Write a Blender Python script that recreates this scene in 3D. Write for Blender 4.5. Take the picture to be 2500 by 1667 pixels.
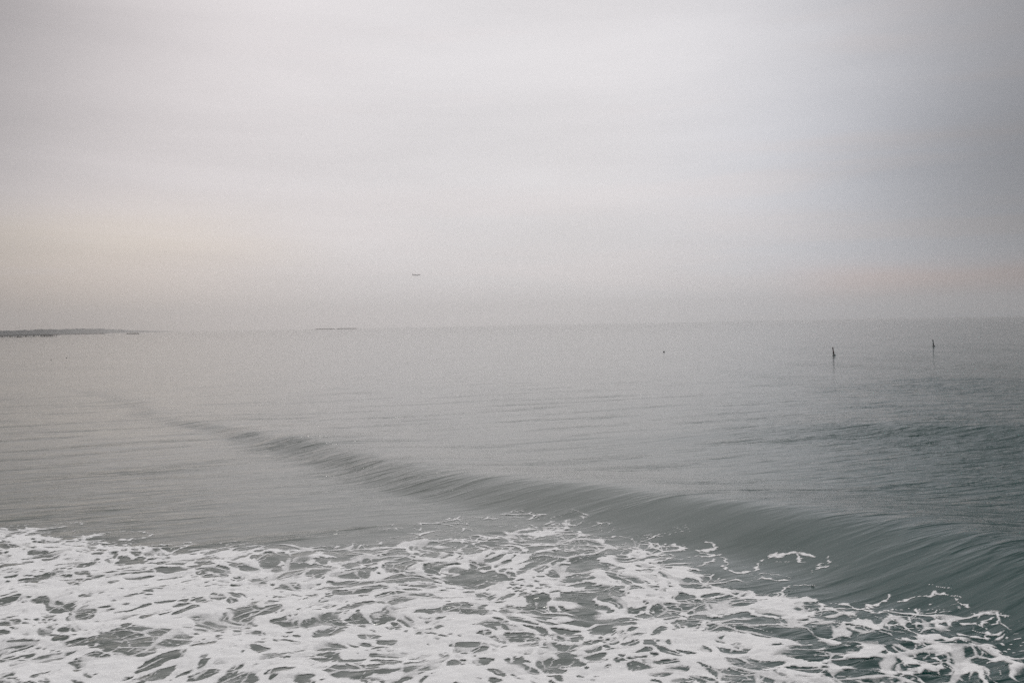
import bpy, bmesh, math, random
import numpy as np
from mathutils import Vector, Matrix

for o in list(bpy.data.objects):
    bpy.data.objects.remove(o)
scene = bpy.context.scene
C = scene.collection
rng = random.Random(7)

# ------------------------------------------------------------------ camera
CAM_H = 9.0
LENS = 35.0
PITCH = 0.01687          # looking slightly below the horizon
ROLL = 0.0185
fw = Vector((0, math.cos(PITCH), -math.sin(PITCH)))
rt0 = Vector((1, 0, 0))
up0 = rt0.cross(fw)
rt = rt0 * math.cos(ROLL) - up0 * math.sin(ROLL)
up = up0 * math.cos(ROLL) + rt0 * math.sin(ROLL)
cam_data = bpy.data.cameras.new('camera')
cam = bpy.data.objects.new('camera', cam_data)
C.objects.link(cam)
cam.matrix_world = Matrix.Translation((0, 0, CAM_H)) @ Matrix((rt, up, -fw)).transposed().to_4x4()
cam_data.lens = LENS
cam_data.sensor_width = 36.0
cam_data.clip_start = 0.1
cam_data.clip_end = 60000
scene.camera = cam

# ------------------------------------------------------------------ sky, sun, exposure
SUN_ELEV = math.radians(60)
SUN_AZ = math.radians(7)
sun_dir = Vector((math.sin(SUN_AZ) * math.cos(SUN_ELEV), math.cos(SUN_AZ) * math.cos(SUN_ELEV), math.sin(SUN_ELEV)))

world = bpy.data.worlds.new('World')
scene.world = world
world.use_nodes = True
nt = world.node_tree
nt.nodes.clear()


class G:
    """small node-graph helper"""
    def __init__(self, tree):
        self.t = tree

    def n(self, kind, **kw):
        nd = self.t.nodes.new(kind)
        for k, v in kw.items():
            setattr(nd, k, v)
        return nd

    def link(self, a, b):
        self.t.links.new(a, b)

    def put(self, sock, v):
        if isinstance(v, bpy.types.NodeSocket):
            self.link(v, sock)
        else:
            sock.default_value = v

    def m(self, op, a, b=0.0, c=0.0, clamp=False):
        nd = self.n('ShaderNodeMath', operation=op, use_clamp=clamp)
        for i, v in enumerate((a, b, c)):
            self.put(nd.inputs[i], v)
        return nd.outputs[0]

    def ramp(self, v, a, b, lo=0.0, hi=1.0):
        nd = self.n('ShaderNodeMapRange', interpolation_type='SMOOTHSTEP')
        for i, x in enumerate((v, a, b, lo, hi)):
            self.put(nd.inputs[i], x)
        return nd.outputs[0]

    def mix(self, f, a, b, mode='MIX'):
        nd = self.n('ShaderNodeMix', data_type='RGBA', blend_type=mode)
        self.put(nd.inputs[0], f)
        self.put(nd.inputs[6], a)
        self.put(nd.inputs[7], b)
        return nd.outputs[2]

    def noise(self, vec, scale, detail=3.0, rough=0.5, dist=0.0, out=0):
        nd = self.n('ShaderNodeTexNoise')
        self.link(vec, nd.inputs['Vector'])
        nd.inputs['Scale'].default_value = scale
        nd.inputs['Detail'].default_value = detail
        nd.inputs['Roughness'].default_value = rough
        nd.inputs['Distortion'].default_value = dist
        return nd.outputs[out]

    def comb(self, x, y, z):
        nd = self.n('ShaderNodeCombineXYZ')
        for i, v in enumerate((x, y, z)):
            self.put(nd.inputs[i], v)
        return nd.outputs[0]


g = G(nt)
geo = g.n('ShaderNodeTexCoord')
sep = g.n('ShaderNodeSeparateXYZ')
g.link(geo.outputs['Generated'], sep.inputs[0])
dx, dy, dz = sep.outputs
az = g.m('ARCTAN2', dx, dy)
wisps_v = g.comb(g.m('MULTIPLY', az, 1.6), g.m('MULTIPLY', dz, 11.0), 3.1)
wisps = g.noise(wisps_v, 1.15, 5.0, 0.55, 0.35)
wisps2 = g.noise(g.comb(g.m('MULTIPLY', az, 1.4), g.m('MULTIPLY', dz, 14.0), 9.7), 1.6, 4.0, 0.55, 0.3)
# thin overcast: brightest in the wide band below the hidden sun
def layer(v, lo, mid_, hi):
    return g.m('MULTIPLY', g.ramp(v, lo, mid_), g.ramp(v, mid_, hi, 1.0, 0.0))


da = g.m('ABSOLUTE', g.m('DIVIDE', g.m('ADD', az, 0.03), 0.435))
band = g.m('EXPONENT', g.m('MULTIPLY', g.m('POWER', da, 4.2), -1.0))
lum = g.m('MULTIPLY_ADD', band, 0.51, 0.27)
low = g.ramp(dz, 0.0, 0.24, 0.93, 1.0)
left_lift = g.m('SUBTRACT', g.ramp(dz, 0.0, 0.06, -0.04, 0.26), g.ramp(dz, 0.07, 0.28, 0.0, 0.36))
low = g.m('MULTIPLY', low, g.m('MULTIPLY_ADD', g.ramp(az, -0.22, -0.50), left_lift, 1.0))
low = g.m('MULTIPLY', low, g.m('MULTIPLY_ADD', g.ramp(az, 0.22, 0.50), g.m('SUBTRACT', g.m('MULTIPLY', layer(dz, 0.03, 0.14, 0.26), -0.22), 0.06), 1.0))
lum = g.m('MULTIPLY', lum, low)
lum = g.m('MULTIPLY', lum, g.ramp(dz, 0.25, 1.0, 1.0, 1.5))      # an overcast sky is brightest overhead
lum = g.m('MULTIPLY', lum, g.m('MULTIPLY_ADD', g.m('SUBTRACT', wisps, 0.5), 0.34, 1.0))
warm = (1.07, 0.94, 0.85, 1)
neutral = (1.01, 0.977, 0.99, 1)
cool = (0.94, 0.965, 1.05, 1)
pink = (1.04, 0.97, 0.972, 1)
peach = (1.10, 0.985, 0.88, 1)
rose = (1.14, 0.95, 0.92, 1)
dzw = g.m('ADD', dz, g.m('MULTIPLY', g.m('SUBTRACT', wisps, 0.5), 0.06))
tint = g.mix(g.ramp(az, -0.45, 0.0), pink, neutral)
tint = g.mix(g.m('MULTIPLY', g.ramp(az, 0.05, 0.42), g.ramp(dzw, 0.28, 0.14, 0.45, 1.0)), tint, cool)
tint = g.mix(g.m('MULTIPLY', g.ramp(az, -0.10, -0.46), g.ramp(dzw, 0.15, 0.06)), tint, warm)
tint = g.mix(g.m('MULTIPLY', g.m('MULTIPLY', g.ramp(az, -0.14, -0.40), layer(dzw, 0.045, 0.085, 0.135)), 0.8), tint, peach)
tint = g.mix(g.m('MULTIPLY', g.m('MULTIPLY', g.ramp(az, 0.22, 0.36), layer(dzw, 0.0, 0.036, 0.070)), 1.0), tint, rose)
tint = g.mix(g.m('MULTIPLY', g.ramp(wisps2, 0.50, 0.68), 0.45), tint, pink)
lumc = g.n('ShaderNodeCombineColor')
for i in range(3):
    g.link(lum, lumc.inputs[i])
cloud = g.mix(1.0, tint, lumc.outputs[0], 'MULTIPLY')
sky = g.n('ShaderNodeTexSky', sky_type='NISHITA')
sky.sun_disc = False
sky.sun_elevation = SUN_ELEV
sky.sun_rotation = SUN_AZ
sky.altitude = 10
sky.dust_density = 3.0
skyc = g.mix(1.0, sky.outputs[0], (0.08, 0.08, 0.08, 1), 'MULTIPLY')
bg = g.n('ShaderNodeBackground')
g.link(g.mix(0.94, skyc, cloud), bg.inputs['Color'])
bg.inputs['Strength'].default_value = 1.0
wo = g.n('ShaderNodeOutputWorld')
g.link(bg.outputs[0], wo.inputs['Surface'])

sun_data = bpy.data.lights.new('sun', 'SUN')
sun_data.energy = 1.3
sun_data.angle = math.radians(12)
sun_data.color = (1.0, 0.965, 0.92)
sun = bpy.data.objects.new('sun', sun_data)
C.objects.link(sun)
sun.rotation_euler = sun_dir.to_track_quat('Z', 'Y').to_euler()

scene.view_settings.view_transform = 'Standard'
scene.view_settings.look = 'None'
scene.view_settings.exposure = 0.0
scene.view_settings.gamma = 1.0
scene.view_settings.use_curve_mapping = False
scene.render.engine = 'CYCLES'
cy = scene.cycles
cy.use_denoising = False
cy.max_bounces = 6
cy.glossy_bounces = 3
cy.diffuse_bounces = 2
cy.volume_bounces = 2
cy.transparent_max_bounces = 8
cy.caustics_reflective = False
cy.caustics_refractive = False
cy.sample_clamp_indirect = 4.0


# ------------------------------------------------------------------ helpers
def tag(o, label=None, cat=None, group=None, kind=None):
    for k, v in (('label', label), ('category', cat), ('group', group), ('kind', kind)):
        if v:
            o[k] = v
    return o


def link_mesh(name, me, mat, parent=None):
    o = bpy.data.objects.new(name, me)
    C.objects.link(o)
    if mat:
        me.materials.append(mat)
    if parent:
        o.parent = parent
    return o


def empty(name, loc, rz=0.0):
    o = bpy.data.objects.new(name, None)
    C.objects.link(o)
    o.location = loc
    o.rotation_euler = (0, 0, rz)
    return o


def bm_obj(name, bm, mat, parent=None, smooth=False):
    me = bpy.data.meshes.new(name)
    bmesh.ops.recalc_face_normals(bm, faces=bm.faces)
    bm.to_mesh(me)
    bm.free()
    if smooth:
        me.polygons.foreach_set('use_smooth', [True] * len(me.polygons))
    return link_mesh(name, me, mat, parent)


def box(bm, x0, x1, y0, y1, z0, z1):
    vs = [bm.verts.new(p) for p in ((x0, y0, z0), (x1, y0, z0), (x1, y1, z0), (x0, y1, z0),
                                    (x0, y0, z1), (x1, y0, z1), (x1, y1, z1), (x0, y1, z1))]
    for f in ((3, 2, 1, 0), (4, 5, 6, 7), (0, 1, 5, 4), (1, 2, 6, 5), (2, 3, 7, 6), (3, 0, 4, 7)):
        bm.faces.new([vs[i] for i in f])


def rings(bm, rows, n=16, axis=2, cap=True):
    """lathe / loft: rows of (t, rx, ry, ox, oy) rings along an axis"""
    prev = None
    first = None
    for (t, rx, ry, ox, oy) in rows:
        ring = []
        for i in range(n):
            a = 2 * math.pi * i / n
            u, v = ox + rx * math.cos(a), oy + ry * math.sin(a)
            p = (u, v, t) if axis == 2 else (t, u, v)
            ring.append(bm.verts.new(p))
        if prev:
            for i in range(n):
                bm.faces.new((prev[i], prev[(i + 1) % n], ring[(i + 1) % n], ring[i]))
        else:
            first = ring
        prev = ring
    if cap:
        bm.faces.new(first[::-1])
        bm.faces.new(prev)


def tube(bm, a, b, r, n=8):
    a, b = Vector(a), Vector(b)
    q = (b - a).to_track_quat('Z', 'Y')
    ra = [bm.verts.new(a + q @ Vector((r * math.cos(2 * math.pi * i / n), r * math.sin(2 * math.pi * i / n), 0))) for i in range(n)]
    rb = [bm.verts.new(b + q @ Vector((r * math.cos(2 * math.pi * i / n), r * math.sin(2 * math.pi * i / n), 0))) for i in range(n)]
    for i in range(n):
        bm.faces.new((ra[i], ra[(i + 1) % n], rb[(i + 1) % n], rb[i]))
    bm.faces.new(ra[::-1])
    bm.faces.new(rb)


def mat_simple(name, col, rough=0.6, var=0.25, scale=2.0, metal=0.0):
    m = bpy.data.materials.new(name)
    m.use_nodes = True
    gg = G(m.node_tree)
    b = m.node_tree.nodes['Principled BSDF']
    tc = gg.n('ShaderNodeTexCoord')
    nz = gg.noise(tc.outputs['Object'], scale, 4.0, 0.6)
    lo = tuple(c * (1 - var) for c in col) + (1,)
    hi = tuple(min(1, c * (1 + var)) for c in col) + (1,)
    gg.link(gg.mix(nz, lo, hi), b.inputs['Base Color'])
    b.inputs['Roughness'].default_value = rough
    b.inputs['Metallic'].default_value = metal
    return m


def px(x, y, z=0.0):
    """where the line of sight through a photo pixel meets the level z (for measuring the place)"""
    f = LENS / 36.0 * 2500
    d = fw + rt * ((x - 1250) / f) - up * ((y - 833.5) / f)
    t = (z - CAM_H) / d.z
    return Vector((d.x * t, d.y * t, z))


def at(x, dist, z=0.0):
    """a place seen at photo column x, at a given distance"""
    f = LENS / 36.0 * 2500
    d = fw + rt * ((x - 1250) / f)
    return Vector((d.x / d.y * dist, dist, z))


# ------------------------------------------------------------------ numeric noise
def hash2(ix, iy, s):
    h = (ix.astype(np.int64) * 374761393 + iy.astype(np.int64) * 668265263 + s * 974634777) & 0xffffffff
    h = ((h ^ (h >> 13)) * 1274126177) & 0xffffffff
    h = h ^ (h >> 16)
    return (h & 0xffffff).astype(np.float32) / np.float32(0x1000000)


def perlin(x, y, s=0):
    xi, yi = np.floor(x), np.floor(y)
    fx, fy = (x - xi).astype(np.float32), (y - yi).astype(np.float32)
    u = fx * fx * fx * (fx * (fx * 6 - 15) + 10)
    v = fy * fy * fy * (fy * (fy * 6 - 15) + 10)

    def gr(ox, oy):
        a = hash2(xi + ox, yi + oy, s) * np.float32(2 * math.pi)
        return np.cos(a) * (fx - ox) + np.sin(a) * (fy - oy)
    a = gr(0, 0) * (1 - u) + gr(1, 0) * u
    b = gr(0, 1) * (1 - u) + gr(1, 1) * u
    return (a * (1 - v) + b * v) * 1.5


def worley(x, y, s=0, jit=0.95):
    """F1, F2 and a random number of the nearest cell"""
    xi, yi = np.floor(x), np.floor(y)
    f1 = np.full(x.shape, 9.0, np.float32)
    f2 = np.full(x.shape, 9.0, np.float32)
    cell = np.zeros(x.shape, np.float32)
    for oy in (-1, 0, 1):
        for ox in (-1, 0, 1):
            cx, cy_ = xi + ox, yi + oy
            pxx = cx + 0.5 + jit * (hash2(cx, cy_, s) - 0.5)
            pyy = cy_ + 0.5 + jit * (hash2(cx, cy_, s + 11) - 0.5)
            d = np.sqrt((pxx - x) ** 2 + (pyy - y) ** 2).astype(np.float32)
            near = d < f1
            f2 = np.where(near, f1, np.minimum(f2, d))
            cell = np.where(near, hash2(cx, cy_, s + 23), cell)
            f1 = np.where(near, d, f1)
    return f1, f2, cell


def sstep(x, a, b):
    t = np.clip((x - a) / (b - a), 0, 1)
    return t * t * (3 - 2 * t)


# ------------------------------------------------------------------ the sea surface
S = 2500 / 2352.0


def crest_line(pts):
    out = []
    for (x, y, z) in pts:
        p = px(x * S, y * S, z)
        out.append((p.x, p.y, z))
    return np.array(out)


main_crest = crest_line([(290, 908, .16), (380, 955, .20), (470, 968, .27), (560, 985, .36), (700, 1008, .56), (850, 1038, .74),
                         (1000, 1078, .88), (1090, 1094, .70), (1150, 1098, .66), (1250, 1098, .84), (1400, 1116, .88), (1540, 1130, .96),
                         (1680, 1150, 1.0), (1900, 1168, 1.05), (2080, 1185, 1.08), (2200, 1212, 1.1), (2352, 1240, 1.12)])
main_crest = np.vstack([[-75, 165, .05], main_crest, [[19.5, 28, 1.1], [22, 20, 1.0], [25, 10, .8]]])
far_crest = crest_line([(1450, 1000, .10), (1650, 985, .22), (1850, 975, .34), (2050, 972, .45), (2200, 975, .52), (2352, 980, .55), (2500, 985, .55)])


def resample(c, n):
    seg = np.r_[0, np.cumsum(np.hypot(np.diff(c[:, 0]), np.diff(c[:, 1])))]
    t = np.linspace(0, seg[-1], n)
    o = np.stack([np.interp(t, seg, c[:, i]) for i in range(c.shape[1])], 1)
    k = np.ones(5) / 5
    for _ in range(2):
        pad = np.vstack([np.repeat(o[:1], 2, 0), o, np.repeat(o[-1:], 2, 0)])
        o = np.stack([np.convolve(pad[:, i], k, 'valid') for i in range(o.shape[1])], 1)
    return o


main_crest = resample(main_crest, 90)
far_crest = resample(far_crest, 40)


def crest_frame(x, y, c):
    """signed distance (positive on the side facing the shore), height and arc length along a crest"""
    best = np.full(x.shape, 1e9, np.float32)
    sd = np.zeros(x.shape, np.float32)
    ht = np.zeros(x.shape, np.float32)
    arc = np.zeros(x.shape, np.float32)
    s0 = 0.0
    for i in range(len(c) - 1):
        ax, ay, ah = c[i]
        bx, by, bh = c[i + 1]
        L = math.hypot(bx - ax, by - ay)
        ux, uy = (bx - ax) / L, (by - ay) / L
        t = np.clip((x - ax) * ux + (y - ay) * uy, 0, L)
        qx, qy = x - (ax + ux * t), y - (ay + uy * t)
        d = qx * qx + qy * qy
        nearer = d < best
        best = np.where(nearer, d, best)
        side = qx * uy - qy * ux          # right of the direction of travel = shore side
        sd = np.where(nearer, np.sign(side) * np.sqrt(d), sd)
        ht = np.where(nearer, ah + (bh - ah) * t / L, ht)
        arc = np.where(nearer, s0 + t, arc)
        s0 += L
    return sd, ht, arc


CR, SR = math.cos(0.40), math.sin(0.40)       # ripple crests run along (CR, SR)


def ripple(x, y, wl, ratio, seed, power=1.0):
    u = (x * CR + y * SR) / (wl * ratio)
    v = (-x * SR + y * CR) / wl
    n = perlin(u, v, seed)
    return n


def ridged(n, p=1.6):
    return np.power(np.clip(1 - np.abs(n) * 1.5, 0, 1), p)


def sea_height(x, y, broken=True, ruffle=False):
    """height of the water above mean level (m), real waves in metres"""
    x = x.astype(np.float64)
    y = y.astype(np.float64)
    r = np.hypot(x, y)
    h = np.zeros(x.shape, np.float32)
    # long, low swell everywhere
    h += 0.10 * perlin((x * 0.45 + y * 0.89) / 38.0, (x * 0.89 - y * 0.45) / 90.0, 3)
    # the rising wave
    near = (r < 260) & (y > -5)
    xs, ys = x[near], y[near]
    wx = xs + 0.8 * perlin(xs / 7.0, ys / 7.0, 41)
    wy = ys + 0.8 * perlin(xs / 7.0, ys / 7.0, 42)
    sd, ht, arc = crest_frame(wx, wy, main_crest)
    ht = ht * (0.92 + 0.30 * sstep(ht, 1.2, 0.5) * perlin(arc / 7.0, arc * 0 + 0.5, 5) + 0.12 * perlin(arc / 12.0, arc * 0 + 0.5, 6))
    wid = 2.2 + 2.9 * sstep(ht, 0.3, 1.05)
    sd = sd - (0.20 + 0.22 * sstep(ht, 0.85, 1.15)) * wid
    front = sstep(sd, wid * 1.05, -wid * 0.35)
    front = front * 1.10 - 0.10 * np.exp(-((sd - wid * 1.15) / (wid * 0.8)) ** 2) - 0.10 * front
    back = np.exp(-(np.minimum(sd + wid * 0.3, 0) / 7.0) ** 2)
    prof = np.where(sd > -wid * 0.35, front, 1.0) * back
    hh = ht * prof
    sd2, ht2, arc2 = crest_frame(wx, wy, far_crest)
    hh += ht2 * np.where(sd2 > 0, np.exp(-(sd2 / 5.0) ** 2), np.exp(-(sd2 / 9.0) ** 2))
    h[near] += hh.astype(np.float32)
    # wind ripples, stronger to the right, in loose patches
    calm = 0.15 + 1.7 * sstep(x / np.maximum(r, 1), 0.14, 0.47) * (1 - 0.45 * sstep(r, 110, 400)) + 0.45 * sstep(-x / np.maximum(r, 1), 0.20, 0.42) * sstep(r, 90, 50)
    patch = sstep(perlin(x / 16.0 + 3.3, y / 30.0, 8), -0.35, 0.6)
    face = np.zeros(x.shape, np.float32)
    face[near] = ht * np.exp(-((sd - wid * 0.35) / (wid * 0.75)) ** 2)
    streaks = sstep(perlin((x * CR + y * SR) / 14.0 + 7.3, (-x * SR + y * CR) / 2.8, 9), 0.12, 0.65)
    steep = np.zeros(x.shape, np.float32)
    steep[near] = sstep(ht, 0.82, 0.50)
    amp = calm * (0.55 + 0.55 * patch) + (0.25 + 1.35 * steep) * face + 0.80 * streaks * sstep(r, 210, 90) + 0.10
    quiet = np.zeros(x.shape, np.float32)
    quiet[near] = sstep(ht, 0.65, 0.95) * np.exp(-((sd - wid * 0.4) / (wid * 0.8)) ** 2)
    amp = amp * (1 - 0.75 * quiet)
    fade = sstep(r, 700, 150)
    h += (0.040 * amp * fade * ripple(x, y, 2.3, 3.2, 12)).astype(np.float32)
    h += (0.034 * amp * fade * (ridged(ripple(x, y, 1.25, 4.5, 13), 3.0) - 0.25)).astype(np.float32)
    h += ((0.03 + 0.065 * steep) * np.minimum(face, 0.6) * ripple(x, y, 1.5, 4.5, 17)).astype(np.float32)
    n2 = near & (r < 130)
    x2, y2, a2 = x[n2], y[n2], amp[n2]
    h2 = 0.016 * a2 * (ridged(ripple(x2, y2, 0.62, 4.5, 14), 2.5) - 0.3)
    # broken, lumpy water under the foam
    cov = foam_cover(x2, y2)[0] if broken else x2 * 0
    lump = np.clip(cov * 1.4, 0, 1)
    h2 += lump * (0.10 * perlin(x2 / 2.6, y2 / 2.2, 21) + 0.055 * perlin(x2 / 1.1, y2 / 0.95, 22) + 0.022 * perlin(x2 / 0.45, y2 / 0.4, 23))
    h[n2] += h2.astype(np.float32)
    if ruffle:
        smooth_face = np.zeros(x.shape, np.float32)
        smooth_face[near] = sstep(ht, 0.65, 0.95) * np.exp(-((sd - wid * 0.7) / (wid * 0.7)) ** 2)
        amp = np.minimum(amp, 1.7) * (1 - 0.50 * smooth_face)
        return h, amp.astype(np.float32)
    return h


# how much of the water the foam covers: (photo x, y) -> cover, hole size
FOAM_PTS = [
    # x, y (2352 px wide view), cover 0..1, cell size m
    (-150, 1170, 0, .8), (-50, 1185, 0.1, .8), (0, 1195, 0.1, .8), (100, 1205, 0.12, .8), (230, 1215, 0.08, 1.0), (320, 1222, 0.08, 1.0), (400, 1225, 0.05, 1.0),
    (500, 1235, 0.05, 1), (620, 1238, 0.08, 1), (760, 1238, 0.05, 1), (860, 1232, 0.08, 1), (920, 1222, 0.27, 1), (1000, 1212, 0.27, 1.2), (1080, 1200, 0.28, 1.2),
    (1200, 1190, 0.3, 1.2), (1300, 1195, 0.3, 1.2), (1380, 1215, 0.2, 1.2), (1450, 1235, 0.12, 1.2), (1550, 1235, 0.27, 1.2), (1640, 1245, 0.08, 1.2),
    (1690, 1265, 0.05, 1.2), (1760, 1262, 0.08, 1.2), (1850, 1268, 0.08, 1.2), (1920, 1275, 0.05, 1.2), (1720, 1300, 0.08, 1.2), (1620, 1290, 0.08, 1.2), (1660, 1310, 0.08, 1.2), (1840, 1315, 0.08, 1.2), (1920, 1305, 0.08, 1.2),
    (1750, 1345, 0.08, 1.2), (1900, 1345, 0.02, 1.4), (2000, 1345, 0.02, 1.2), (2000, 1372, 0.08, 1.2), (2100, 1345, 0.08, 1.2), (2160, 1345, 0.08, 1.2), (2230, 1350, 0.03, 1.2), (2200, 1380, 0.08, 1.2), (2250, 1400, 0.08, 1.2), (2300, 1370, 0, 1.2),
    (2352, 1440, 0.05, 1.2), (2352, 1500, 0.15, 1.2), (2400, 1560, 0.1, 1.2),
    (0, 1235, 0.6, .6), (100, 1245, 0.66, .6), (250, 1262, 0.66, .7), (400, 1285, 0.62, .8), (550, 1285, 0.66, .8), (700, 1280, 0.58, .9), (850, 1280, 0.6, 1.0),
    (1000, 1262, 0.5, 1.0), (1100, 1250, 0.5, 1.1), (1200, 1240, 0.52, 1.1), (1300, 1235, 0.52, 1.1), (1400, 1265, 0.58, 1.0), (1500, 1285, 0.66, .9), (1600, 1325, 0.72, .9),
    (0, 1300, 0.86, .55), (150, 1300, 0.84, .55), (300, 1310, 0.8, .6), (450, 1325, 0.8, .65), (600, 1310, 0.68, .9), (750, 1305, 0.64, 1.0), (900, 1310, 0.64, 1.0), (1050, 1300, 0.64, 1.0), (1200, 1300, 0.68, 1.0), (1350, 1300, 0.72, .9), (1500, 1330, 0.76, .8),
    (0, 1370, 0.82, .55), (150, 1370, 0.9, .5), (300, 1370, 0.88, .5), (450, 1375, 0.84, .6), (600, 1370, 0.8, .65), (750, 1370, 0.78, .7), (900, 1365, 0.8, .7), (1050, 1365, 0.74, .8), (1200, 1360, 0.76, .8), (1350, 1360, 0.7, .9), (1500, 1380, 0.74, .85), (1640, 1380, 0.78, .7), (1700, 1400, 0.76, 1.0),
    (0, 1440, 0.72, .6), (150, 1440, 0.86, .5), (300, 1430, 0.88, .5), (450, 1430, 0.84, .55), (600, 1430, 0.82, .6), (750, 1430, 0.78, .7), (900, 1430, 0.78, .7), (1050, 1430, 0.76, .75), (1200, 1440, 0.62, 1.0), (1350, 1440, 0.66, .95), (1500, 1440, 0.68, .9), (1650, 1440, 0.74, .8), (1800, 1420, 0.7, 1.0), (1950, 1425, 0.58, 1.1), (2100, 1430, 0.44, 1.2), (2200, 1440, 0.4, 1.2), (2280, 1430, 0.32, 1.1),
    (0, 1500, 0.7, .6), (150, 1510, 0.86, .5), (300, 1510, 0.88, .5), (450, 1500, 0.86, .5), (600, 1500, 0.84, .55), (750, 1500, 0.78, .65), (900, 1500, 0.78, .7), (1050, 1500, 0.74, .8), (1200, 1500, 0.66, .9), (1350, 1500, 0.68, .9), (1500, 1500, 0.66, .9), (1650, 1500, 0.72, .8), (1800, 1500, 0.74, .9), (1950, 1500, 0.62, 1.1), (2100, 1490, 0.52, 1.2), (2250, 1500, 0.56, 1.1), (2310, 1520, 0.35, 1.1),
    (0, 1568, 0.78, .55), (150, 1568, 0.86, .5), (300, 1568, 0.9, .5), (450, 1568, 0.9, .5), (600, 1568, 0.84, .55), (750, 1568, 0.8, .6), (900, 1568, 0.82, .6), (1050, 1568, 0.8, .6), (1200, 1568, 0.82, .6), (1350, 1568, 0.84, .6), (1500, 1568, 0.8, .7), (1650, 1568, 0.76, .75), (1800, 1568, 0.72, 1.0), (1950, 1568, 0.6, 1.2), (2100, 1568, 0.72, 1.0), (2250, 1568, 0.68, 1.1), (2352, 1568, 0.45, 1.2),
    (-150, 1320, 0.85, .5), (-150, 1440, 0.8, .5), (-150, 1568, 0.8, .5), (2500, 1568, 0.15, 1.2), (2500, 1480, 0, 1.2),
    (0, 1750, 0.8, .5), (600, 1750, 0.85, .5), (1200, 1750, 0.82, .6), (1800, 1750, 0.7, .8), (2300, 1750, 0.5, 1.0), (-300, 1700, 0.8, .5),
    # open water round it
    (-200, 1130, 0, 1), (0, 1150, 0, 1), (200, 1180, 0, 1), (400, 1200, 0, 1), (600, 1210, 0, 1), (800, 1210, 0, 1), (950, 1190, 0, 1), (1100, 1175, 0, 1), (1250, 1165, 0, 1), (1400, 1185, 0, 1),
    (1500, 1205, 0, 1), (1620, 1220, 0, 1), (1750, 1235, 0, 1), (1900, 1245, 0, 1), (2000, 1280, 0, 1), (2050, 1320, 0, 1), (2200, 1310, 0, 1), (2352, 1330, 0, 1), (2352, 1400, 0, 1), (2600, 1420, 0, 1), (2600, 1300, 0, 1),
]


def on_sea(pts):
    zs = np.linspace(1.8, -0.4, 56)
    rays = [[px(x * S, y * S, z) for z in zs] for (x, y) in pts]
    P = np.array([[(v_.x, v_.y, v_.z) for v_ in row] for row in rays])
    hgt = sea_height(P[:, :, 0].ravel(), P[:, :, 1].ravel(), broken=False).reshape(len(pts), -1)
    hit = np.argmax(P[:, :, 2] <= hgt, axis=1)
    return [Vector(P[i, k]) for i, k in enumerate(hit)]


_fp = list(zip(on_sea([(q[0], q[1]) for q in FOAM_PTS]), [q[2] for q in FOAM_PTS], [q[3] for q in FOAM_PTS]))
FOAM = np.array([(p.x, p.y, c, s) for (p, c, s) in _fp])
# no foam behind the crest
_back = [(cx_ + 0.83 * k_, cy_ + 0.56 * k_, 0.0, 1.0) for (cx_, cy_, ch_) in main_crest if cy_ < 62 for k_ in (0.0, 3.0, 7.0, 12.0)]
FOAM = np.vstack([FOAM, _back])


def foam_cover(x, y):
    """smooth cover and cell size at points of the sea"""
    num = np.zeros(x.shape, np.float32)
    nums = np.zeros(x.shape, np.float32)
    den = np.full(x.shape, 1e-9, np.float32)
    ys = np.maximum(y, 12.0)
    for (qx, qy, c, s) in FOAM:
        w = 1.0 / (((x - qx) ** 2 + ((y - qy) * 0.85) ** 2 + 0.25) ** 2)
        w = w.astype(np.float32)
        num += w * np.float32(c)
        nums += w * np.float32(s)
        den += w
    cov = num / den
    cov = cov * sstep(y, 8.0, 14.0) * sstep(np.hypot(x, y), 62.0, 52.0)
    return cov, nums / den


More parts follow.
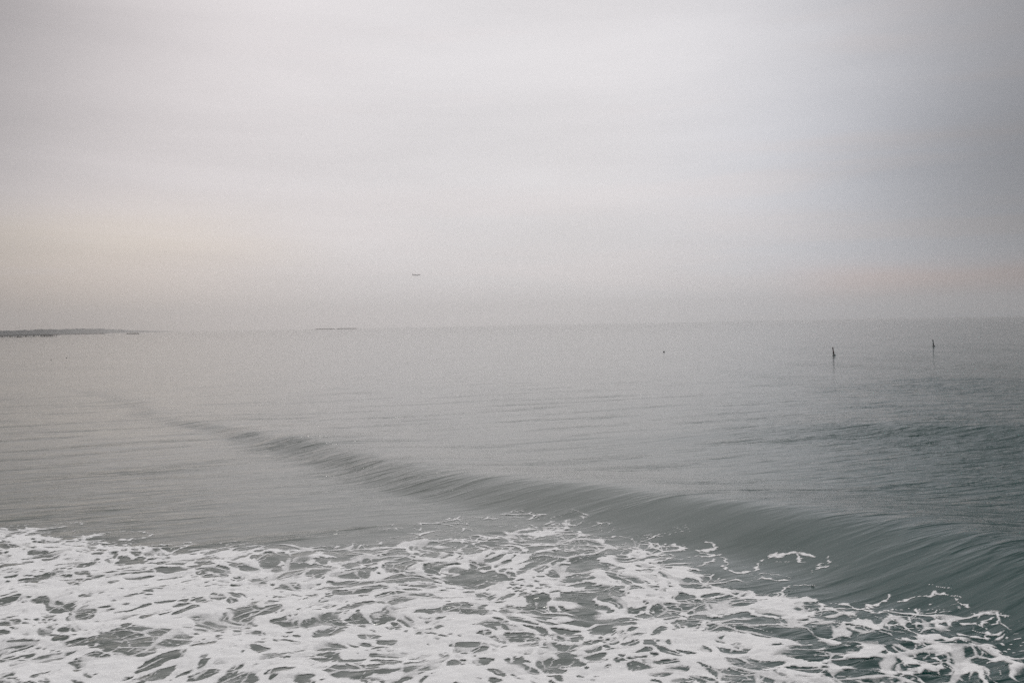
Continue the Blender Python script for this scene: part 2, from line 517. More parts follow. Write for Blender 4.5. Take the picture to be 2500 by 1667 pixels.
# single threads of foam, drawn along the water: photo points in close-ups of the foam, half width in m
THREADS = [
    (1600, 1150, [
        ([(0, 490), (60, 465), (130, 475), (190, 495)], .07), ([(300, 455), (360, 465), (395, 490), (350, 510), (270, 515), (330, 530), (410, 540), (440, 565), (465, 600), (440, 620)], .09),
        ([(0, 580), (80, 570), (160, 575), (230, 550), (330, 545), (410, 535)], .08), ([(280, 605), (340, 590), (390, 580), (385, 560)], .06), ([(180, 618), (260, 610), (340, 600)], .03),
        ([(440, 620), (465, 640), (540, 655), (600, 645), (640, 625), (650, 590), (680, 565), (740, 545), (800, 535), (860, 527), (920, 533), (980, 540), (1030, 550)], .09),
        ([(900, 545), (920, 560), (905, 575), (960, 580)], .05), ([(720, 590), (800, 588), (860, 588)], .03), ([(640, 655), (720, 660), (810, 672)], .05),
        ([(600, 700), (700, 695), (780, 700), (850, 698), (870, 690), (840, 680)], .04), ([(680, 800), (760, 780), (830, 755), (880, 735), (950, 730), (1020, 733)], .06),
        ([(995, 640), (1020, 625), (1060, 610), (1095, 600), (1060, 592), (1030, 602), (1060, 610)], .06), ([(1095, 595), (1105, 575), (1100, 558)], .05),
        ([(160, 625), (270, 680), (350, 740), (430, 770), (560, 805), (700, 808), (850, 815), (950, 825), (1030, 840), (1080, 870), (1000, 895), (900, 920), (820, 945), (740, 940), (650, 925), (570, 890)], .15),
        ([(1080, 840), (1150, 855), (1230, 860), (1280, 890), (1350, 890), (1390, 870), (1430, 840), (1490, 810)], .08), ([(1350, 890), (1360, 868), (1375, 880)], .12),
        ([(1280, 890), (1370, 905), (1480, 900), (1580, 885), (1680, 870), (1760, 852)], .05), ([(1560, 840), (1620, 830), (1680, 815), (1760, 815), (1800, 795)], .06), ([(1810, 795), (1880, 800), (1950, 810)], .05),
        ([(1910, 820), (1930, 850), (2000, 855), (1980, 880)], .05), ([(1750, 745), (1790, 755), (1870, 745)], .05),
        ([(1080, 870), (1160, 890), (1260, 930), (1340, 960), (1450, 985), (1560, 1000), (1660, 995), (1740, 975), (1790, 955), (1870, 960), (1950, 970), (2060, 980), (2120, 1010), (2110, 1050), (2040, 1070), (1950, 1060)], .11),
        ([(2100, 965), (2160, 960), (2200, 945), (2290, 920)], .04), ([(2100, 985), (2150, 990), (2190, 975)], .05),
        ([(1400, 935), (1480, 960), (1560, 985)], .04), ([(1620, 945), (1640, 975)], .07), ([(1580, 1075), (1640, 1095), (1720, 1065), (1800, 1060), (1900, 1075), (2000, 1105), (2100, 1130), (2190, 1165), (2215, 1200), (2100, 1235), (1990, 1250)], .16)]),
    (0, 1200, [
        ([(0, 250), (80, 258), (150, 265)], .06), ([(330, 218), (390, 205), (450, 197), (500, 203), (525, 212)], .05),
        ([(560, 300), (620, 275), (700, 260), (800, 256), (890, 255), (940, 262), (970, 275), (930, 295), (850, 302), (760, 300)], .07),
        ([(860, 375), (950, 350), (1050, 340), (1150, 330), (1230, 325), (1200, 345), (1120, 375), (1040, 405), (980, 425)], .08)]),
    (800, 1200, [
        ([(470, 340), (500, 310), (580, 297), (650, 305), (700, 325)], .05), ([(850, 330), (850, 305), (900, 290), (960, 282), (1020, 290), (1000, 310), (930, 330), (960, 350), (1010, 375), (1050, 385)], .10),
        ([(1280, 290), (1300, 265), (1350, 252), (1410, 258), (1380, 275), (1330, 290), (1300, 300), (1400, 300), (1500, 300), (1590, 300), (1620, 275), (1590, 260)], .09),
        ([(1270, 190), (1330, 185), (1390, 180), (1450, 210), (1500, 240)], .04), ([(1650, 295), (1750, 300), (1850, 293), (1930, 305), (1975, 330)], .04), ([(2010, 385), (2080, 350), (2160, 345), (2230, 352), (2270, 375)], .06)]),
]


def thread_cover(x, y, wob):
    """foam left in single threads"""
    out = np.zeros(x.shape, np.float32)
    for (ox, oy, items) in THREADS:
        for (pts, hw) in items:
            P_ = on_sea([((ox + a_ / 2.6133) / S, (oy + b_ / 2.6133) / S) for (a_, b_) in pts])
            c_ = np.array([(v_.x, v_.y) for v_ in P_])
            lo_, hi_ = c_.min(0) - 1.0, c_.max(0) + 1.0
            sel = np.where((x > lo_[0]) & (x < hi_[0]) & (y > lo_[1]) & (y < hi_[1]))[0]
            if not len(sel):
                continue
            qx, qy = x[sel], y[sel]
            best = np.full(qx.shape, 9.0, np.float32)
            for i in range(len(c_) - 1):
                ax, ay = c_[i]
                bx_, by_ = c_[i + 1]
                L2 = max((bx_ - ax) ** 2 + (by_ - ay) ** 2, 1e-6)
                t_ = np.clip(((qx - ax) * (bx_ - ax) + (qy - ay) * (by_ - ay)) / L2, 0, 1)
                best = np.minimum(best, np.hypot(qx - ax - t_ * (bx_ - ax), (qy - ay - t_ * (by_ - ay)) * 0.62))
            w_ = hw * wob[sel]
            out[sel] = np.maximum(out[sel], sstep(best, w_ * 1.15, w_ * 0.35))
    return out


# --- mesh rows grow with distance so that near waves are fine and the sheet reaches the horizon
r1 = 15.0 * np.exp(np.arange(0, math.log(160 / 15.0), 0.0042))
r2 = 160.0 * np.exp(np.arange(0.0042, math.log(14000 / 160.0), 0.016))
rr = np.r_[0.5, 3.0, 6.0, 9.0, 11.0, 12.5, 13.5, 14.3, r1, r2, 14000.0]
tt = np.r_[np.linspace(-math.pi, -0.72, 40)[:-1], np.linspace(-0.72, 0.72, 1050), np.linspace(0.72, math.pi, 40)[1:-1]]
RR, TT = np.meshgrid(rr, tt, indexing='ij')
X, Y = RR * np.sin(TT), RR * np.cos(TT)
Z, RUF = sea_height(X.ravel(), Y.ravel(), ruffle=True)
nr, nc = RR.shape


def grid_mesh(name, X, Y, Z, nr, nc, wrap=False, keep=None):
    me = bpy.data.meshes.new(name)
    co = np.stack([X.ravel(), Y.ravel(), Z.ravel()], 1).astype(np.float32)
    idx = np.arange(nr * nc).reshape(nr, nc)
    if wrap:
        nxt = np.roll(idx, -1, 1)
        a, b, c, d = idx[:-1], nxt[:-1], nxt[1:], idx[1:]
    else:
        a, b, c, d = idx[:-1, :-1], idx[:-1, 1:], idx[1:, 1:], idx[1:, :-1]
    q = np.stack([a.ravel(), b.ravel(), c.ravel(), d.ravel()], 1)
    used = None
    if keep is not None:
        q = q[keep[q].any(1)]
        used = np.unique(q)
        remap = np.full(nr * nc, -1)
        remap[used] = np.arange(len(used))
        q = remap[q]
        co = co[used]
    me.vertices.add(len(co))
    me.vertices.foreach_set('co', co.ravel())
    me.loops.add(q.size)
    me.loops.foreach_set('vertex_index', q.ravel().astype(np.int32))
    me.polygons.add(len(q))
    me.polygons.foreach_set('loop_start', np.arange(0, q.size, 4, dtype=np.int32))
    me.polygons.foreach_set('use_smooth', np.ones(len(q), bool))
    me.update(calc_edges=True)
    return me, used


# wider, steeper unresolved ripples in the wind-ruffled water: kept as a surface property
def water_material():
    m = bpy.data.materials.new('sea_water')
    m.use_nodes = True
    t = m.node_tree
    gg = G(t)
    b = t.nodes['Principled BSDF']
    pos = gg.n('ShaderNodeNewGeometry').outputs['Position']
    sp = gg.n('ShaderNodeSeparateXYZ')
    gg.link(pos, sp.inputs[0])
    x, y, z = sp.outputs
    u = gg.m('ADD', gg.m('MULTIPLY', x, CR), gg.m('MULTIPLY', y, SR))
    v = gg.m('ADD', gg.m('MULTIPLY', x, -SR), gg.m('MULTIPLY', y, CR))
    far = gg.m('SQRT', gg.m('ADD', gg.m('MULTIPLY', x, x), gg.m('MULTIPLY', y, y)))
    # patches of noise leave the water body a little uneven
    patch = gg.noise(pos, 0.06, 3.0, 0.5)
    clear = gg.mix(patch, (0.002, 0.036, 0.032, 1), (0.006, 0.046, 0.041, 1))  # teal body colour, lens falloff painted in as darkening
    silt_glare = gg.mix(patch, (0.095, 0.121, 0.112, 1), (0.120, 0.136, 0.124, 1))
    # silty left and centre lifted to imitate veiling glare, green right darkened as lens falloff
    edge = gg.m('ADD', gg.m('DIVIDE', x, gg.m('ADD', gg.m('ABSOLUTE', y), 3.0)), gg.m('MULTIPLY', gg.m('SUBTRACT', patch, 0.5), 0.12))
    col = gg.mix(gg.ramp(edge, -0.06, 0.40), silt_glare, clear)
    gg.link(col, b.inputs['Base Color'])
    b.inputs['Roughness'].default_value = 0.07
    b.inputs['IOR'].default_value = 1.333
    # ripples too small for the mesh
    ruf = gg.n('ShaderNodeAttribute', attribute_name='ruffle').outputs['Fac']
    nA = gg.noise(gg.comb(gg.m('MULTIPLY', u, 0.17), v, 1.0), 1.15, 2.0, 0.5, 0.15)
    nB = gg.noise(gg.comb(gg.m('MULTIPLY', u, 0.20), v, 5.0), 3.4, 2.0, 0.5, 0.15)
    nC = gg.noise(gg.comb(gg.m('MULTIPLY', u, 0.35), v, 8.0), 8.0, 1.0, 0.5)
    hA = gg.m('MULTIPLY', gg.m('MAXIMUM', gg.m('SUBTRACT', nA, 0.50), 0.0), 0.34)
    hB = gg.m('MULTIPLY', gg.m('MAXIMUM', gg.m('SUBTRACT', nB, 0.50), 0.0), 0.12)
    hsum = gg.m('ADD', gg.m('ADD', hA, hB), gg.m('MULTIPLY', nC, 0.008))
    hsum = gg.m('MULTIPLY', hsum, ruf)
    bp = gg.n('ShaderNodeBump')
    bp.inputs['Strength'].default_value = 1.0
    bp.inputs['Distance'].default_value = 1.0
    gg.link(hsum, bp.inputs['Height'])
    gg.link(bp.outputs[0], b.inputs['Normal'])
    return m


me, _ = grid_mesh('ocean', X, Y, Z, nr, nc, wrap=True)
me.attributes.new('ruffle', 'FLOAT', 'POINT').data.foreach_set('value', RUF)
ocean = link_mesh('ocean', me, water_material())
tag(ocean, kind='structure')

# ------------------------------------------------------------------ foam
FS = 0.042
fx = np.arange(-24.0, 17.0, FS)
fy = np.arange(19.0, 48.5, FS * 1.25)
FX, FY = np.meshgrid(fx, fy)
fxr, fyr = FX.ravel(), FY.ravel()
cov, cell = foam_cover(fxr, fyr)
wob_t = np.clip(0.62 + 1.0 * perlin(fxr / 0.8, fyr / 0.8, 121) + 0.75 * perlin(fxr / 0.24, fyr / 0.24, 122) + 0.4 * perlin(fxr / 0.11, fyr / 0.11, 125), 0.0, 2.0) + 0.02
thr = thread_cover(fxr + 0.12 * perlin(fxr / 0.6, fyr / 0.6, 123) + 0.07 * perlin(fxr / 0.2, fyr / 0.2, 126),
                   fyr + 0.22 * perlin(fxr / 0.6, fyr / 0.6, 124) + 0.12 * perlin(fxr / 0.2, fyr / 0.2, 127), wob_t)
live = ((cov > 0.035) | (thr > 0.03)) & (np.abs(fxr) < fyr * 0.62 + 1.0)
lx, ly, lc, ls = fxr[live], fyr[live], cov[live], cell[live]
# the water has stirred the foam: warp the cells at several scales
w1x, w1y = perlin(lx / 4.2, ly / 4.2, 51), perlin(lx / 4.2, ly / 4.2, 52)
w2x, w2y = perlin(lx / 1.2, ly / 1.2, 53), perlin(lx / 1.2, ly / 1.2, 54)
w3x, w3y = perlin(lx / 0.32, ly / 0.32, 55), perlin(lx / 0.32, ly / 0.32, 56)
gx = lx + 1.1 * w1x + 0.22 * w2x + 0.045 * w3x
gy = ly + 1.1 * w1y + 0.22 * w2y + 0.045 * w3y
ca, sa = math.cos(0.25), math.sin(0.25)
ux, uy = (gx * ca + gy * sa) / 1.05, (-gx * sa + gy * ca)
fine = perlin(lx / 0.20, ly / 0.20, 57) * 0.6 + perlin(lx / 0.10, ly / 0.10, 58) * 0.4
mid = perlin(lx / 0.9, ly / 0.9, 59)
broad = perlin(lx / 3.4, ly / 2.6, 60)
cv = np.clip(lc + 0.16 * broad * sstep(lc, 0.10, 0.3) + 0.06 * mid, 0, 0.97)
big = np.clip((ls - 0.5) / 0.6, 0, 1)
rimvar = 1 + 0.55 * perlin(lx / 1.7, ly / 1.7, 67) + 0.35 * mid
core = np.ones(lx.shape, np.float32)
for k, (sc, sd_) in enumerate(((2.6, 70), (1.35, 73), (0.68, 76), (0.30, 90))):
    f1, f2, rnd = worley(ux / sc, uy / sc, sd_)
    e = (f2 - f1) + 0.10 * fine
    share = ((0.98 - 0.78 * cv) * (0.25 + 0.75 * big) * 1.1, 1.00 - 0.62 * cv, 0.80 - 0.28 * cv, 0.34 - 0.10 * cv)[k]
    open_ = sstep(share - rnd, -0.01, 0.05)
    rim = ((0.05 + 0.34 * np.power(cv, 2.4)) if k == 0 else (0.08 + 0.42 * np.power(cv, 2.2))) * np.clip(rimvar, 0.35, 2.0)
    soft = 0.05 + 0.16 * sstep(mid + broad + 0.8 * (rnd - 0.5), 0.1, 0.9)
    core *= 1 - sstep(e, rim, rim + soft) * open_
# where the cover is thin only strands and flecks are left of the lace
brk = perlin(lx / 1.5, ly / 1.1, 66) + 0.30 * fine
line = np.zeros(lx.shape, np.float32)
for sc, sd_, hw, on in ((2.7, 95, .060, -0.30), (1.35, 98, .055, 0.05), (0.62, 101, .055, 0.30)):
    f1, f2, rnd = worley((gx + 0.2 * w2y) / sc, (gy + 0.2 * w2x) / sc, sd_)
    wv = hw * (0.5 + 1.3 * sstep(cv, 0.10, 0.6)) * np.clip(1 + 1.1 * mid + 0.6 * broad, 0.25, 2.6)
    line = np.maximum(line, sstep(f2 - f1 + 0.02 * fine, wv, wv * 0.45) * sstep(brk + 0.6 * broad + 1.2 * (cv - 0.25), on, on + 0.22))
dense = sstep(cv + 0.14 * broad + 0.10 * mid, 0.36, 0.50)
line *= sstep(lc, 0.09, 0.17)
core = np.maximum(core * dense, line * (0.92 - 0.15 * dense))
# froth is thick in clots and thinner between them
thick = 0.55 * perlin(ux / 1.1, uy / 0.6, 61) + 0.35 * perlin(ux / 0.42, uy / 0.26, 63) + 0.35 * fine + 0.25 * mid
thick = 0.76 + 0.24 * sstep(thick, -0.60, 0.30)
# a bubble film and fine threads across the open cells
film = 0.40 * sstep(cv, 0.40, 0.9) * sstep(perlin(lx / 0.8, ly / 0.6, 62) + fine * 0.6, 0.0, 1.0)
fleck = 0.85 * sstep(perlin(lx / 0.16, ly / 0.13, 64), 0.40, 0.58) * sstep(perlin(lx / 1.6, ly / 0.9, 65), 0.0, 0.45) * sstep(lc, 0.05, 0.14)
alpha = np.maximum(np.maximum(core * thick, film), np.maximum(fleck, 0.92 * thr[live]))
A = np.zeros(fxr.shape, np.float32)
A[live] = alpha
keep = A > 0.06
FZ = np.zeros(fxr.shape, np.float32)
hz = sea_height(fxr[live], fyr[live])
FZ[live] = hz + 0.006 + alpha * (0.010 + 0.030 * np.clip(core * (thick - 0.76) / 0.24, 0, 1) ** 2 * (0.6 + 0.6 * mid + 0.5 * fine).clip(0, 2))
fm, used = grid_mesh('sea_foam', FX, FY, FZ, len(fy), len(fx), keep=keep & live)
at_ = fm.attributes.new('cover', 'FLOAT', 'POINT')
at_.data.foreach_set('value', A[used])


def foam_material():
    m = bpy.data.materials.new('sea_foam')
    m.use_nodes = True
    t = m.node_tree
    gg = G(t)
    b = t.nodes['Principled BSDF']
    pos = gg.n('ShaderNodeNewGeometry').outputs['Position']
    a = gg.n('ShaderNodeAttribute', attribute_name='cover').outputs['Fac']
    bub = gg.noise(pos, 26.0, 4.0, 0.65)
    bub2 = gg.noise(pos, 7.0, 4.0, 0.6)
    k = gg.m('ADD', a, gg.m('MULTIPLY', gg.m('SUBTRACT', bub, 0.5), 0.40))
    k = gg.m('ADD', k, gg.m('MULTIPLY', gg.m('SUBTRACT', bub2, 0.5), 0.30))
    mr = gg.n('ShaderNodeMapRange')
    for i_, v_ in enumerate((k, 0.10, 0.86, 0.0, 1.0)):
        gg.put(mr.inputs[i_], v_)
    al = mr.outputs[0]
    gg.link(al, b.inputs['Alpha'])
    gg.link(gg.mix(bub2, (0.79, 0.805, 0.82, 1), (0.89, 0.90, 0.905, 1)), b.inputs['Base Color'])
    b.inputs['Roughness'].default_value = 0.75
    b.inputs['Specular IOR Level'].default_value = 0.25
    bp = gg.n('ShaderNodeBump')
    bp.inputs['Strength'].default_value = 0.7
    bp.inputs['Distance'].default_value = 0.03
    gg.link(gg.m('ADD', bub, bub2), bp.inputs['Height'])
    gg.link(bp.outputs[0], b.inputs['Normal'])
    return m


foam = link_mesh('sea_foam', fm, foam_material())
tag(foam, 'white broken sea foam spread in lace over the near water', 'foam', kind='stuff')

# ------------------------------------------------------------------ far coast
M_hill = mat_simple('coast_scrub', (0.045, 0.058, 0.066), 0.95, 0.5, 0.02)
M_rock = mat_simple('wet_rock', (0.10, 0.09, 0.085), 0.9, 0.5, 0.6)
M_timber = mat_simple('dark_timber', (0.07, 0.06, 0.055), 0.85, 0.4, 0.8)
M_conc = mat_simple('weathered_concrete', (0.16, 0.15, 0.145), 0.9, 0.3, 0.4)
M_black = mat_simple('black_paint', (0.02, 0.021, 0.024), 0.5, 0.3, 3.0)
M_red = mat_simple('faded_red_paint', (0.085, 0.028, 0.03), 0.5, 0.35, 3.0)
M_green = mat_simple('dark_green_paint', (0.015, 0.035, 0.03), 0.5, 0.35, 3.0)
M_white = mat_simple('white_paint', (0.72, 0.72, 0.71), 0.45, 0.1, 3.0)
M_grey = mat_simple('grey_paint', (0.30, 0.31, 0.33), 0.45, 0.15, 0.5)
M_hull = mat_simple('dark_hull', (0.05, 0.045, 0.045), 0.5, 0.3, 1.0)
M_liner = mat_simple('pale_aircraft_skin', (0.72, 0.72, 0.73), 0.4, 0.1, 0.3)
M_glass = mat_simple('dark_glass', (0.02, 0.025, 0.03), 0.1, 0.1, 3.0)

# coast: (photo column, distance m, height m)
coast = [(-420, 3000, 22), (-200, 3300, 22), (0, 3700, 20.5), (22, 3850, 21), (40, 4000, 18), (60, 4200, 20), (110, 5000, 23), (150, 6200, 25), (200, 8000, 31),
         (260, 10500, 36), (300, 11800, 30), (340, 12800, 20), (385, 13100, 12), (420, 13200, 6), (440, 13300, 1)]
cp = np.array([(at(x, d).x, d, h) for (x, d, h) in coast])
seg = np.r_[0, np.cumsum(np.hypot(np.diff(cp[:, 0]), np.diff(cp[:, 1])))]
ts = np.arange(0, seg[-1], 7.0)
bx = np.interp(ts, seg, cp[:, 0])
by = np.interp(ts, seg, cp[:, 1])
bh = np.interp(ts, seg, cp[:, 2])
# height varies with trees, roofs and gaps along the shore
jag = 1 + 0.20 * perlin(ts / 140.0, ts * 0 + 0.3, 81) + 0.30 * perlin(ts / 42.0, ts * 0 + 0.3, 82) + 0.30 * perlin(ts / 17.0, ts * 0 + .3, 83)
rows = [(0, -1.0), (6, 2.0), (30, 0.30), (60, 0.55), (130, 0.85), (260, 1.0), (600, 0.9)]
px_ = np.stack([bx - o_ * 0.55 for o_, _ in rows], 0)
py_ = np.stack([by + o_ * 0.83 for o_, _ in rows], 0)
pz_ = np.stack([np.full_like(bh, fz) if i < 2 else bh * fz * (jag if i > 2 else 1) + 0 for i, (o_, fz) in enumerate(rows)], 0)
cm, _ = grid_mesh('coastline', px_, py_, pz_, len(rows), len(ts))
tag(link_mesh('coastline', cm, M_hill), kind='structure')


def rock_wall(name, label, x0, d0, x1, d1, height, width, seed, group=None):
    """a low breakwater of tipped rock: one lumpy bank"""
    a, b = at(x0, d0), at(x1, d1)
    L = (b - a).length
    n = max(16, int(L / 2.2))
    prof = [(-1.0, -0.45), (-0.72, 0.25), (-0.42, 0.72), (-0.2, 0.97), (0.2, 1.0), (0.42, 0.75), (0.72, 0.25), (1.0, -0.45)]
    r_ = random.Random(seed)
    bm = bmesh.new()
    prev = None
    for i in range(n + 1):
        t = i / n
        e = min(1.0, min(t, 1 - t) * L / (height * 1.6) + 0.05)
        ring = []
        for (w_, h_) in prof:
            ring.append(bm.verts.new((t * L + r_.uniform(-.5, .5), w_ * width * (0.5 + 0.5 * e) + r_.uniform(-.5, .5),
                                      h_ * height * e + (r_.uniform(-.28, .28) * height * .5 if h_ > 0 else -0.6))))
        if prev:
            for j in range(len(prof) - 1):
                bm.faces.new((prev[j], prev[j + 1], ring[j + 1], ring[j]))
        else:
            bm.faces.new(ring)
        prev = ring
    bm.faces.new(prev[::-1])
    o = bm_obj(name, bm, M_rock)
    o.location = a
    o.rotation_euler = (0, 0, math.atan2(b.y - a.y, b.x - a.x))
    tag(o, label, 'breakwater', group)
    return o


rock_wall('rock_jetty', 'long low dark rock jetty running out beyond the pier end', 128, 5150, 258, 5400, 4.6, 8, 1)
rock_wall('rock_breakwater', 'short dark rock breakwater just right of the hazy coast', 308, 3700, 342, 3740, 3.6, 7, 2)
rock_wall('rock_breakwater', 'far pale breakwater on the horizon, left one of the pair', 770, 7000, 819, 7040, 5.6, 11, 3, 'pair of breakwaters on the horizon')
rock_wall('rock_breakwater', 'far pale breakwater on the horizon, right one of the pair', 821.5, 7040, 873, 7090, 5.6, 11, 4, 'pair of breakwaters on the horizon')

# ------------------------------------------------------------------ pier
PD = 2800.0
pe = at(134, PD)
pier = empty('pier', (pe.x, PD, 0), 0.0)
tag(pier, 'long dark fishing pier on piles at the far left, in front of the coast', 'pier')
bm = bmesh.new()
box(bm, -420, -28, -3.5, 3.5, 4.6, 5.9)
bm_obj('deck', bm, M_timber, pier)
bm = bmesh.new()
box(bm, -28, 0, -16, 16, 4.5, 6.0)
box(bm, -29, 1, -16.6, 16.6, 5.3, 5.8)
bm_obj('end_platform', bm, M_timber, pier)
bm = bmesh.new()
for s_ in (-3.3, 3.3):
    for zz in (6.45, 6.95):
        box(bm, -420, -28, s_ - .06, s_ + .06, zz - .06, zz + .06)
    k = -420
    while k < -28:
        box(bm, k - .07, k + .07, s_ - .08, s_ + .08, 5.9, 7.05)
        k += 4
bm_obj('railing', bm, M_timber, pier)
pm = None
bent = 0
k = -410.0
while k < -30:
    wide = (bent % 3 == 0)
    for s_ in ((-2.6, 2.6) if wide else (0.0,)):
        bm = bmesh.new()
        rings(bm, [(-1.5, .62, .62, 0, 0), (4.7, .55, .55, 0, 0)] if not wide else [(-1.5, 1.15, .8, 0, 0), (3.6, 1.05, .75, 0, 0), (4.7, 1.5, .9, 0, 0)], 8)
        o = bm_obj('pile', bm, M_timber, pier)
        o.location = (k, s_, 0)
    bent += 1
    k += 7.3
for i in range(6):
    for s_ in (-13, 0, 13):
        bm = bmesh.new()
        rings(bm, [(-1.5, .8, .8, 0, 0), (4.6, .7, .7, 0, 0)], 8)
        o = bm_obj('pile', bm, M_timber, pier)
        o.location = (-26.5 + i * 5 + rng.uniform(-.6, .6), s_, 0)
for (x0, x1) in ((-26, -17), (-10, -2)):
    bm = bmesh.new()
    tube(bm, (x0, -13.6, 0.2), (x1, -13.6, 4.5), .35)
    tube(bm, (x1, -14.0, 0.2), (x0, -14.0, 4.5), .35)
    bm_obj('cross_brace', bm, M_timber, pier)
for k in (-300, -240, -180, -120, -60):
    bm = bmesh.new()
    tube(bm, (k, 3.4, 5.9), (k, 3.4, 11.0), .12)
    tube(bm, (k, 3.4, 11.0), (k, 1.6, 11.4), .10)
    bm_obj('lamp_post', bm, M_black, pier)


# ------------------------------------------------------------------ boats
def hull_mesh(bm, L, B, D, sheer=0.35, n=18):
    prev = None
    for i in range(n + 1):
        t = i / n
        w_ = B / 2 * (1 - max(0, (t - .45) / .55) ** 2.2) * (0.82 + 0.18 * min(1, t / .25))
        w_ = max(w_, .03)
        zt = D * (1 + sheer * (2 * t - .8) ** 2)
        x_ = (t - .5) * L
        rake = max(0, t - .8) * L * .12
        ring = [bm.verts.new(p) for p in ((x_ + rake, w_, zt), (x_, w_ * .86, D * .25), (x_ - rake, w_ * .45, -D * .4), (x_ - rake, -w_ * .45, -D * .4), (x_, -w_ * .86, D * .25), (x_ + rake, -w_, zt))]
        if prev:
            for j in range(5):
                bm.faces.new((prev[j], prev[j + 1], ring[j + 1], ring[j]))
            bm.faces.new((prev[5], prev[0], ring[0], ring[5]))
        else:
            bm.faces.new(ring)
        prev = ring
    bm.faces.new(prev[::-1])


def motor_boat(name, label, loc, rz, L, cabin=True):
    t = empty(name, loc, rz)
    tag(t, label, 'boat')
    bm = bmesh.new()
    hull_mesh(bm, L, L * .26, L * .075)
    bm_obj('hull', bm, M_hull, t, False)
    if cabin:
        bm = bmesh.new()
        box(bm, -L * .22, L * .08, -L * .09, L * .09, L * .07, L * .125)
        cab = bm_obj('cabin', bm, M_hull, t)
        bm = bmesh.new()
        box(bm, L * .082, L * .088, -L * .075, L * .075, L * .09, L * .118)
        bm_obj('windscreen', bm, M_glass, cab)
        bm = bmesh.new()
        tube(bm, (-L * .05, 0, L * .125), (-L * .05, 0, L * .19), .05)
        bm_obj('mast', bm, M_black, t)
    else:
        bm = bmesh.new()
        box(bm, -L * .1, L * .02, -L * .1, L * .1, L * .05, L * .11)
        bm_obj('thwart', bm, M_hull, t)
        bm = bmesh.new()
        box(bm, -L * .56, -L * .49, -L * .05, L * .05, -L * .05, L * .16)
        bm_obj('outboard_motor', bm, M_black, t)
    return t


p = px(47.5, 823.6)
motor_boat('motor_boat', 'low dark motor boat lying in front of the pier', (p.x, p.y, 0), 0.1, 14.0)
p = px(27, 823.6)
motor_boat('skiff', 'tiny dark skiff left of the low motor boat by the pier', (p.x, p.y, 0), 0.5, 3.2, False)


def sail_boat(label, loc, rz, L):
    t = empty('sailing_boat', loc, rz)
    tag(t, label, 'sailboat')
    bm = bmesh.new()
    hull_mesh(bm, L, L * .28, L * .085)
    bm_obj('hull', bm, M_hull, t)
    bm = bmesh.new()
    tube(bm, (L * .05, 0, L * .05), (L * .05, 0, L * .75), .11)
    bm_obj('mast', bm, M_grey, t)
    bm = bmesh.new()
    tube(bm, (L * .05, 0, L * .17), (-L * .36, 0, L * .17), .16)
    bm_obj('boom', bm, M_grey, t)
    bm = bmesh.new()
    box(bm, -L * .15, L * .14, -L * .07, L * .07, L * .07, L * .12)
    bm_obj('cabin', bm, M_grey, t)
    return t


p = at(1205, 6500)
sail_boat('faint far sailboat under bare mast right of the pair of breakwaters', (p.x, p.y, 0), .2, 11.5)
p = at(1764, 7000)
sail_boat('faint far boat on the horizon left of the two spar buoys', (p.x, p.y, 0), .6, 9.0)


# ------------------------------------------------------------------ buoys
def spar_buoy(label, loc, paint, lean, rz, H, band):
    t = empty('spar_buoy', loc, rz)
    tag(t, label, 'buoy', 'pair of spar buoys off to the right')
    tilt = Matrix.Rotation(lean, 4, 'Y')
    W = H * 0.18

    def part(name, bm, mat):
        bmesh.ops.transform(bm, matrix=tilt, verts=bm.verts)
        return bm_obj(name, bm, mat, t, True)
    bm = bmesh.new()
    rings(bm, [(-H * .16, W * .5, W * .5, 0, 0), (-H * .04, W * .95, W * .95, 0, 0), (0.0, W * 1.12, W * 1.12, 0, 0), (H * .045, W * 1.10, W * 1.10, 0, 0), (H * .075, W * .75, W * .75, 0, 0)], 20)
    part('float', bm, M_black)
    bm = bmesh.new()
    rings(bm, [(H * .07, W * .40, W * .40, 0, 0), (H * .30, W * .36, W * .36, 0, 0), (H * .34, W * .52, W * .52, 0, 0), (H * .40, W * .52, W * .52, 0, 0), (H * .43, W * .36, W * .36, 0, 0), (H * .80, W * .30, W * .30, 0, 0)], 14)
    body = part('column', bm, paint)
    bm = bmesh.new()
    for i in range(3):
        a = 2.1 * i + .4
        tube(bm, (W * .8 * math.cos(a), W * .8 * math.sin(a), H * .06), (W * .25 * math.cos(a), W * .25 * math.sin(a), H * .34), H * .010, 6)
    part('brace', bm, M_black)
    bm = bmesh.new()
    rings(bm, [(H * .79, W * .22, W * .22, 0, 0), (H * .82, W * .46, W * .46, 0, 0), (H * .90, W * .44, W * .44, 0, 0), (H * .94, W * .12, W * .12, 0, 0), (H * 1.0, W * .10, W * .10, 0, 0)], 14)
    part('topmark', bm, band)
    return t


def sea_z(x, y):
    return float(sea_height(np.array([x]), np.array([y]))[0])


p = px(2036, 867.5)
spar_buoy('leaning spar buoy with faded red column, nearer and left of the pair', (p.x, p.y, sea_z(p.x, p.y)), M_red, -0.14, 0, 2.15, M_red)
p = px(2279.5, 845)
spar_buoy('leaning spar buoy with dark green column, farther and right of the pair', (p.x, p.y, sea_z(p.x, p.y)), M_green, -0.12, 0, 2.15, M_green)


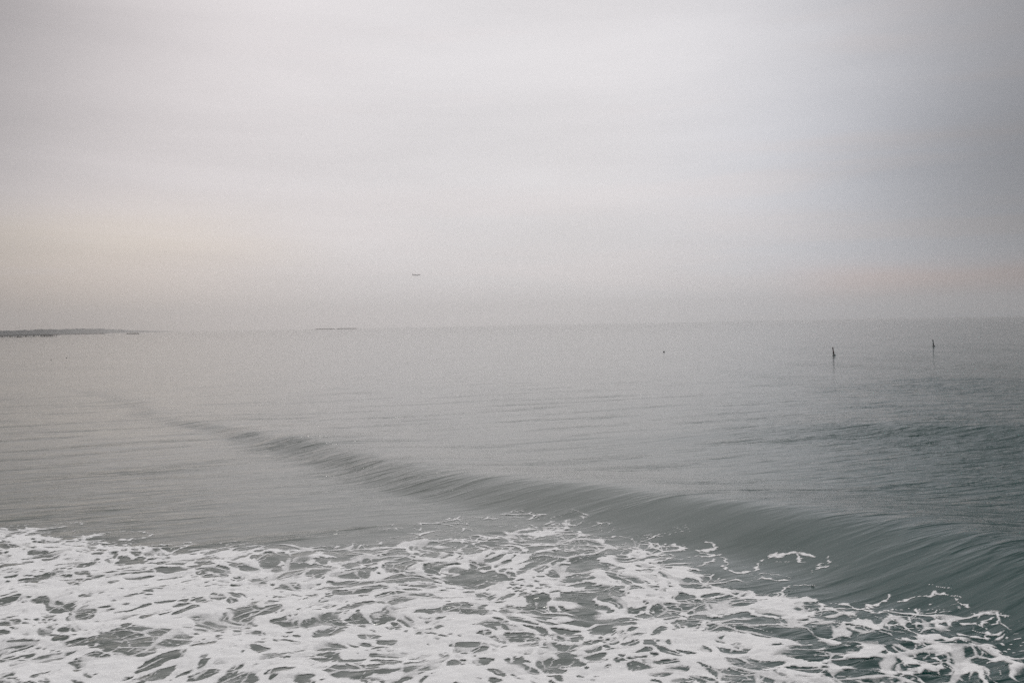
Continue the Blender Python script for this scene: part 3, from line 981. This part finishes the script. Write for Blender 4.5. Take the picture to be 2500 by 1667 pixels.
def ball_float(name, label, cat, loc, r_, cap_mat):
    t = empty(name, loc)
    tag(t, label, cat)
    bm = bmesh.new()
    rows_ = [(r_ * math.sin(a) * 0.8, r_ * math.cos(a), r_ * math.cos(a), 0, 0) for a in (-1.3, -1.0, -.6, -.25, 0.1, .45, .8, 1.1, 1.35)]
    rings(bm, rows_, 18)
    bm_obj('ball', bm, M_black, t, True)
    bm = bmesh.new()
    rings(bm, [(r_ * .70, r_ * .50, r_ * .50, 0, 0), (r_ * .86, r_ * .40, r_ * .40, 0, 0), (r_ * .95, r_ * .12, r_ * .12, 0, 0), (r_ * 1.15, r_ * .10, r_ * .10, 0, 0)], 14)
    bm_obj('cap', bm, cap_mat, t, True)
    bm = bmesh.new()
    n = 14
    for i in range(n):
        a, b_ = math.pi * i / n, math.pi * (i + 1) / n
        tube(bm, (r_ * .16 * math.cos(a), 0, r_ * 1.1 + r_ * .16 * math.sin(a)), (r_ * .16 * math.cos(b_), 0, r_ * 1.1 + r_ * .16 * math.sin(b_)), r_ * .035, 5)
    bm_obj('lifting_ring', bm, M_grey, t, True)
    return t


p = px(1621, 859.5)
ball_float('mooring_buoy', 'small round black mooring buoy alone left of the two spar buoys', 'buoy', (p.x, p.y, sea_z(p.x, p.y) + .05), .26, M_white)
p = px(125, 878.5)
ball_float('net_float', 'tiny black float on the left water, nearer one of two', 'float', (p.x, p.y, sea_z(p.x, p.y) + .03), .17, M_black)
p = px(162.5, 873.5)
ball_float('net_float', 'tiny black float on the left water, farther one of two', 'float', (p.x, p.y, sea_z(p.x, p.y) + .03), .17, M_black)

# ------------------------------------------------------------------ airliner
PLD = 4200.0
f_ = LENS / 36.0 * 2500
d = fw + rt * ((1017 - 1250) / f_) - up * ((671.5 - 833.5) / f_)
d = d * (PLD / d.y)
plane = empty('airliner', (d.x, d.y, CAM_H + d.z), 0)
plane.rotation_euler = (math.radians(-6), math.radians(-5), math.radians(-14))
tag(plane, 'small grey airliner climbing through the haze above the breakwaters', 'airplane')
bm = bmesh.new()
rings(bm, [(-18.5, .25, .3, 0, 1.3), (-15, 1.0, 1.1, 0, .9), (-9, 1.9, 2.0, 0, .1), (0, 2.0, 2.1, 0, 0), (11, 2.0, 2.1, 0, 0), (15, 1.7, 1.75, 0, -.1), (17.5, .9, 1.0, 0, -.4), (18.5, .2, .25, 0, -.55)], 18, axis=0)
bm_obj('fuselage', bm, M_liner, plane, True)


def slab(name, pts, th, mat, parent):
    bm = bmesh.new()
    lo = [bm.verts.new((x_, y_, z_ - th)) for (x_, y_, z_) in pts]
    hi = [bm.verts.new((x_, y_, z_ + th)) for (x_, y_, z_) in pts]
    bm.faces.new(lo[::-1])
    bm.faces.new(hi)
    for i in range(len(pts)):
        j = (i + 1) % len(pts)
        bm.faces.new((lo[i], lo[j], hi[j], hi[i]))
    return bm_obj(name, bm, mat, parent)


for s_ in (-1, 1):
    w_ = slab('wing', [(5.5, s_ * 1.6, -1.0), (-2.5, s_ * 1.6, -1.0), (-3.2, s_ * 6, -.55), (-6.5, s_ * 17, .9), (-4.8, s_ * 17, .9)], .22, M_liner, plane)
    slab('tailplane', [(-13, s_ * .8, 1.4), (-16.8, s_ * .8, 1.4), (-18.2, s_ * 6.3, 2.0), (-16.6, s_ * 6.3, 2.0)], .12, M_liner, plane)
    bm = bmesh.new()
    rings(bm, [(-1.2, .55, .6, s_ * 5.2, -1.9), (.5, 1.0, 1.0, s_ * 5.2, -1.9), (3.0, 1.05, 1.05, s_ * 5.2, -1.9), (3.6, .9, .9, s_ * 5.2, -1.9)], 14, axis=0)
    bm_obj('engine', bm, M_liner, plane, True)
bm = bmesh.new()
fin = [(-12, 1.6), (-17.6, 1.8), (-19, 7.6), (-17, 7.6)]
a_ = [bm.verts.new((x_, -.15, z_)) for (x_, z_) in fin]
b_ = [bm.verts.new((x_, .15, z_)) for (x_, z_) in fin]
bm.faces.new(a_)
bm.faces.new(b_[::-1])
for i in range(4):
    bm.faces.new((a_[i], a_[(i + 1) % 4], b_[(i + 1) % 4], b_[i]))
bm_obj('tail_fin', bm, M_liner, plane)

# ------------------------------------------------------------------ haze
bm = bmesh.new()
box(bm, -15000, 15000, -15000, 15000, -2.6, 300)
hm = bpy.data.materials.new('sea_haze')
hm.use_nodes = True
ht_ = hm.node_tree
ht_.nodes.clear()
gg = G(ht_)
pv = gg.n('ShaderNodeVolumePrincipled')
pv.inputs['Color'].default_value = (1.0, 0.985, 0.975, 1)
pv.inputs['Density'].default_value = 1.0e-4
pv.inputs['Density Attribute'].default_value = ''
pv.inputs['Anisotropy'].default_value = 0.78
ou = gg.n('ShaderNodeOutputMaterial')
gg.link(pv.outputs[0], ou.inputs['Volume'])
haze = bm_obj('haze', bm, hm)
tag(haze, 'pale sea haze lying over the water and coast', 'haze', kind='stuff')
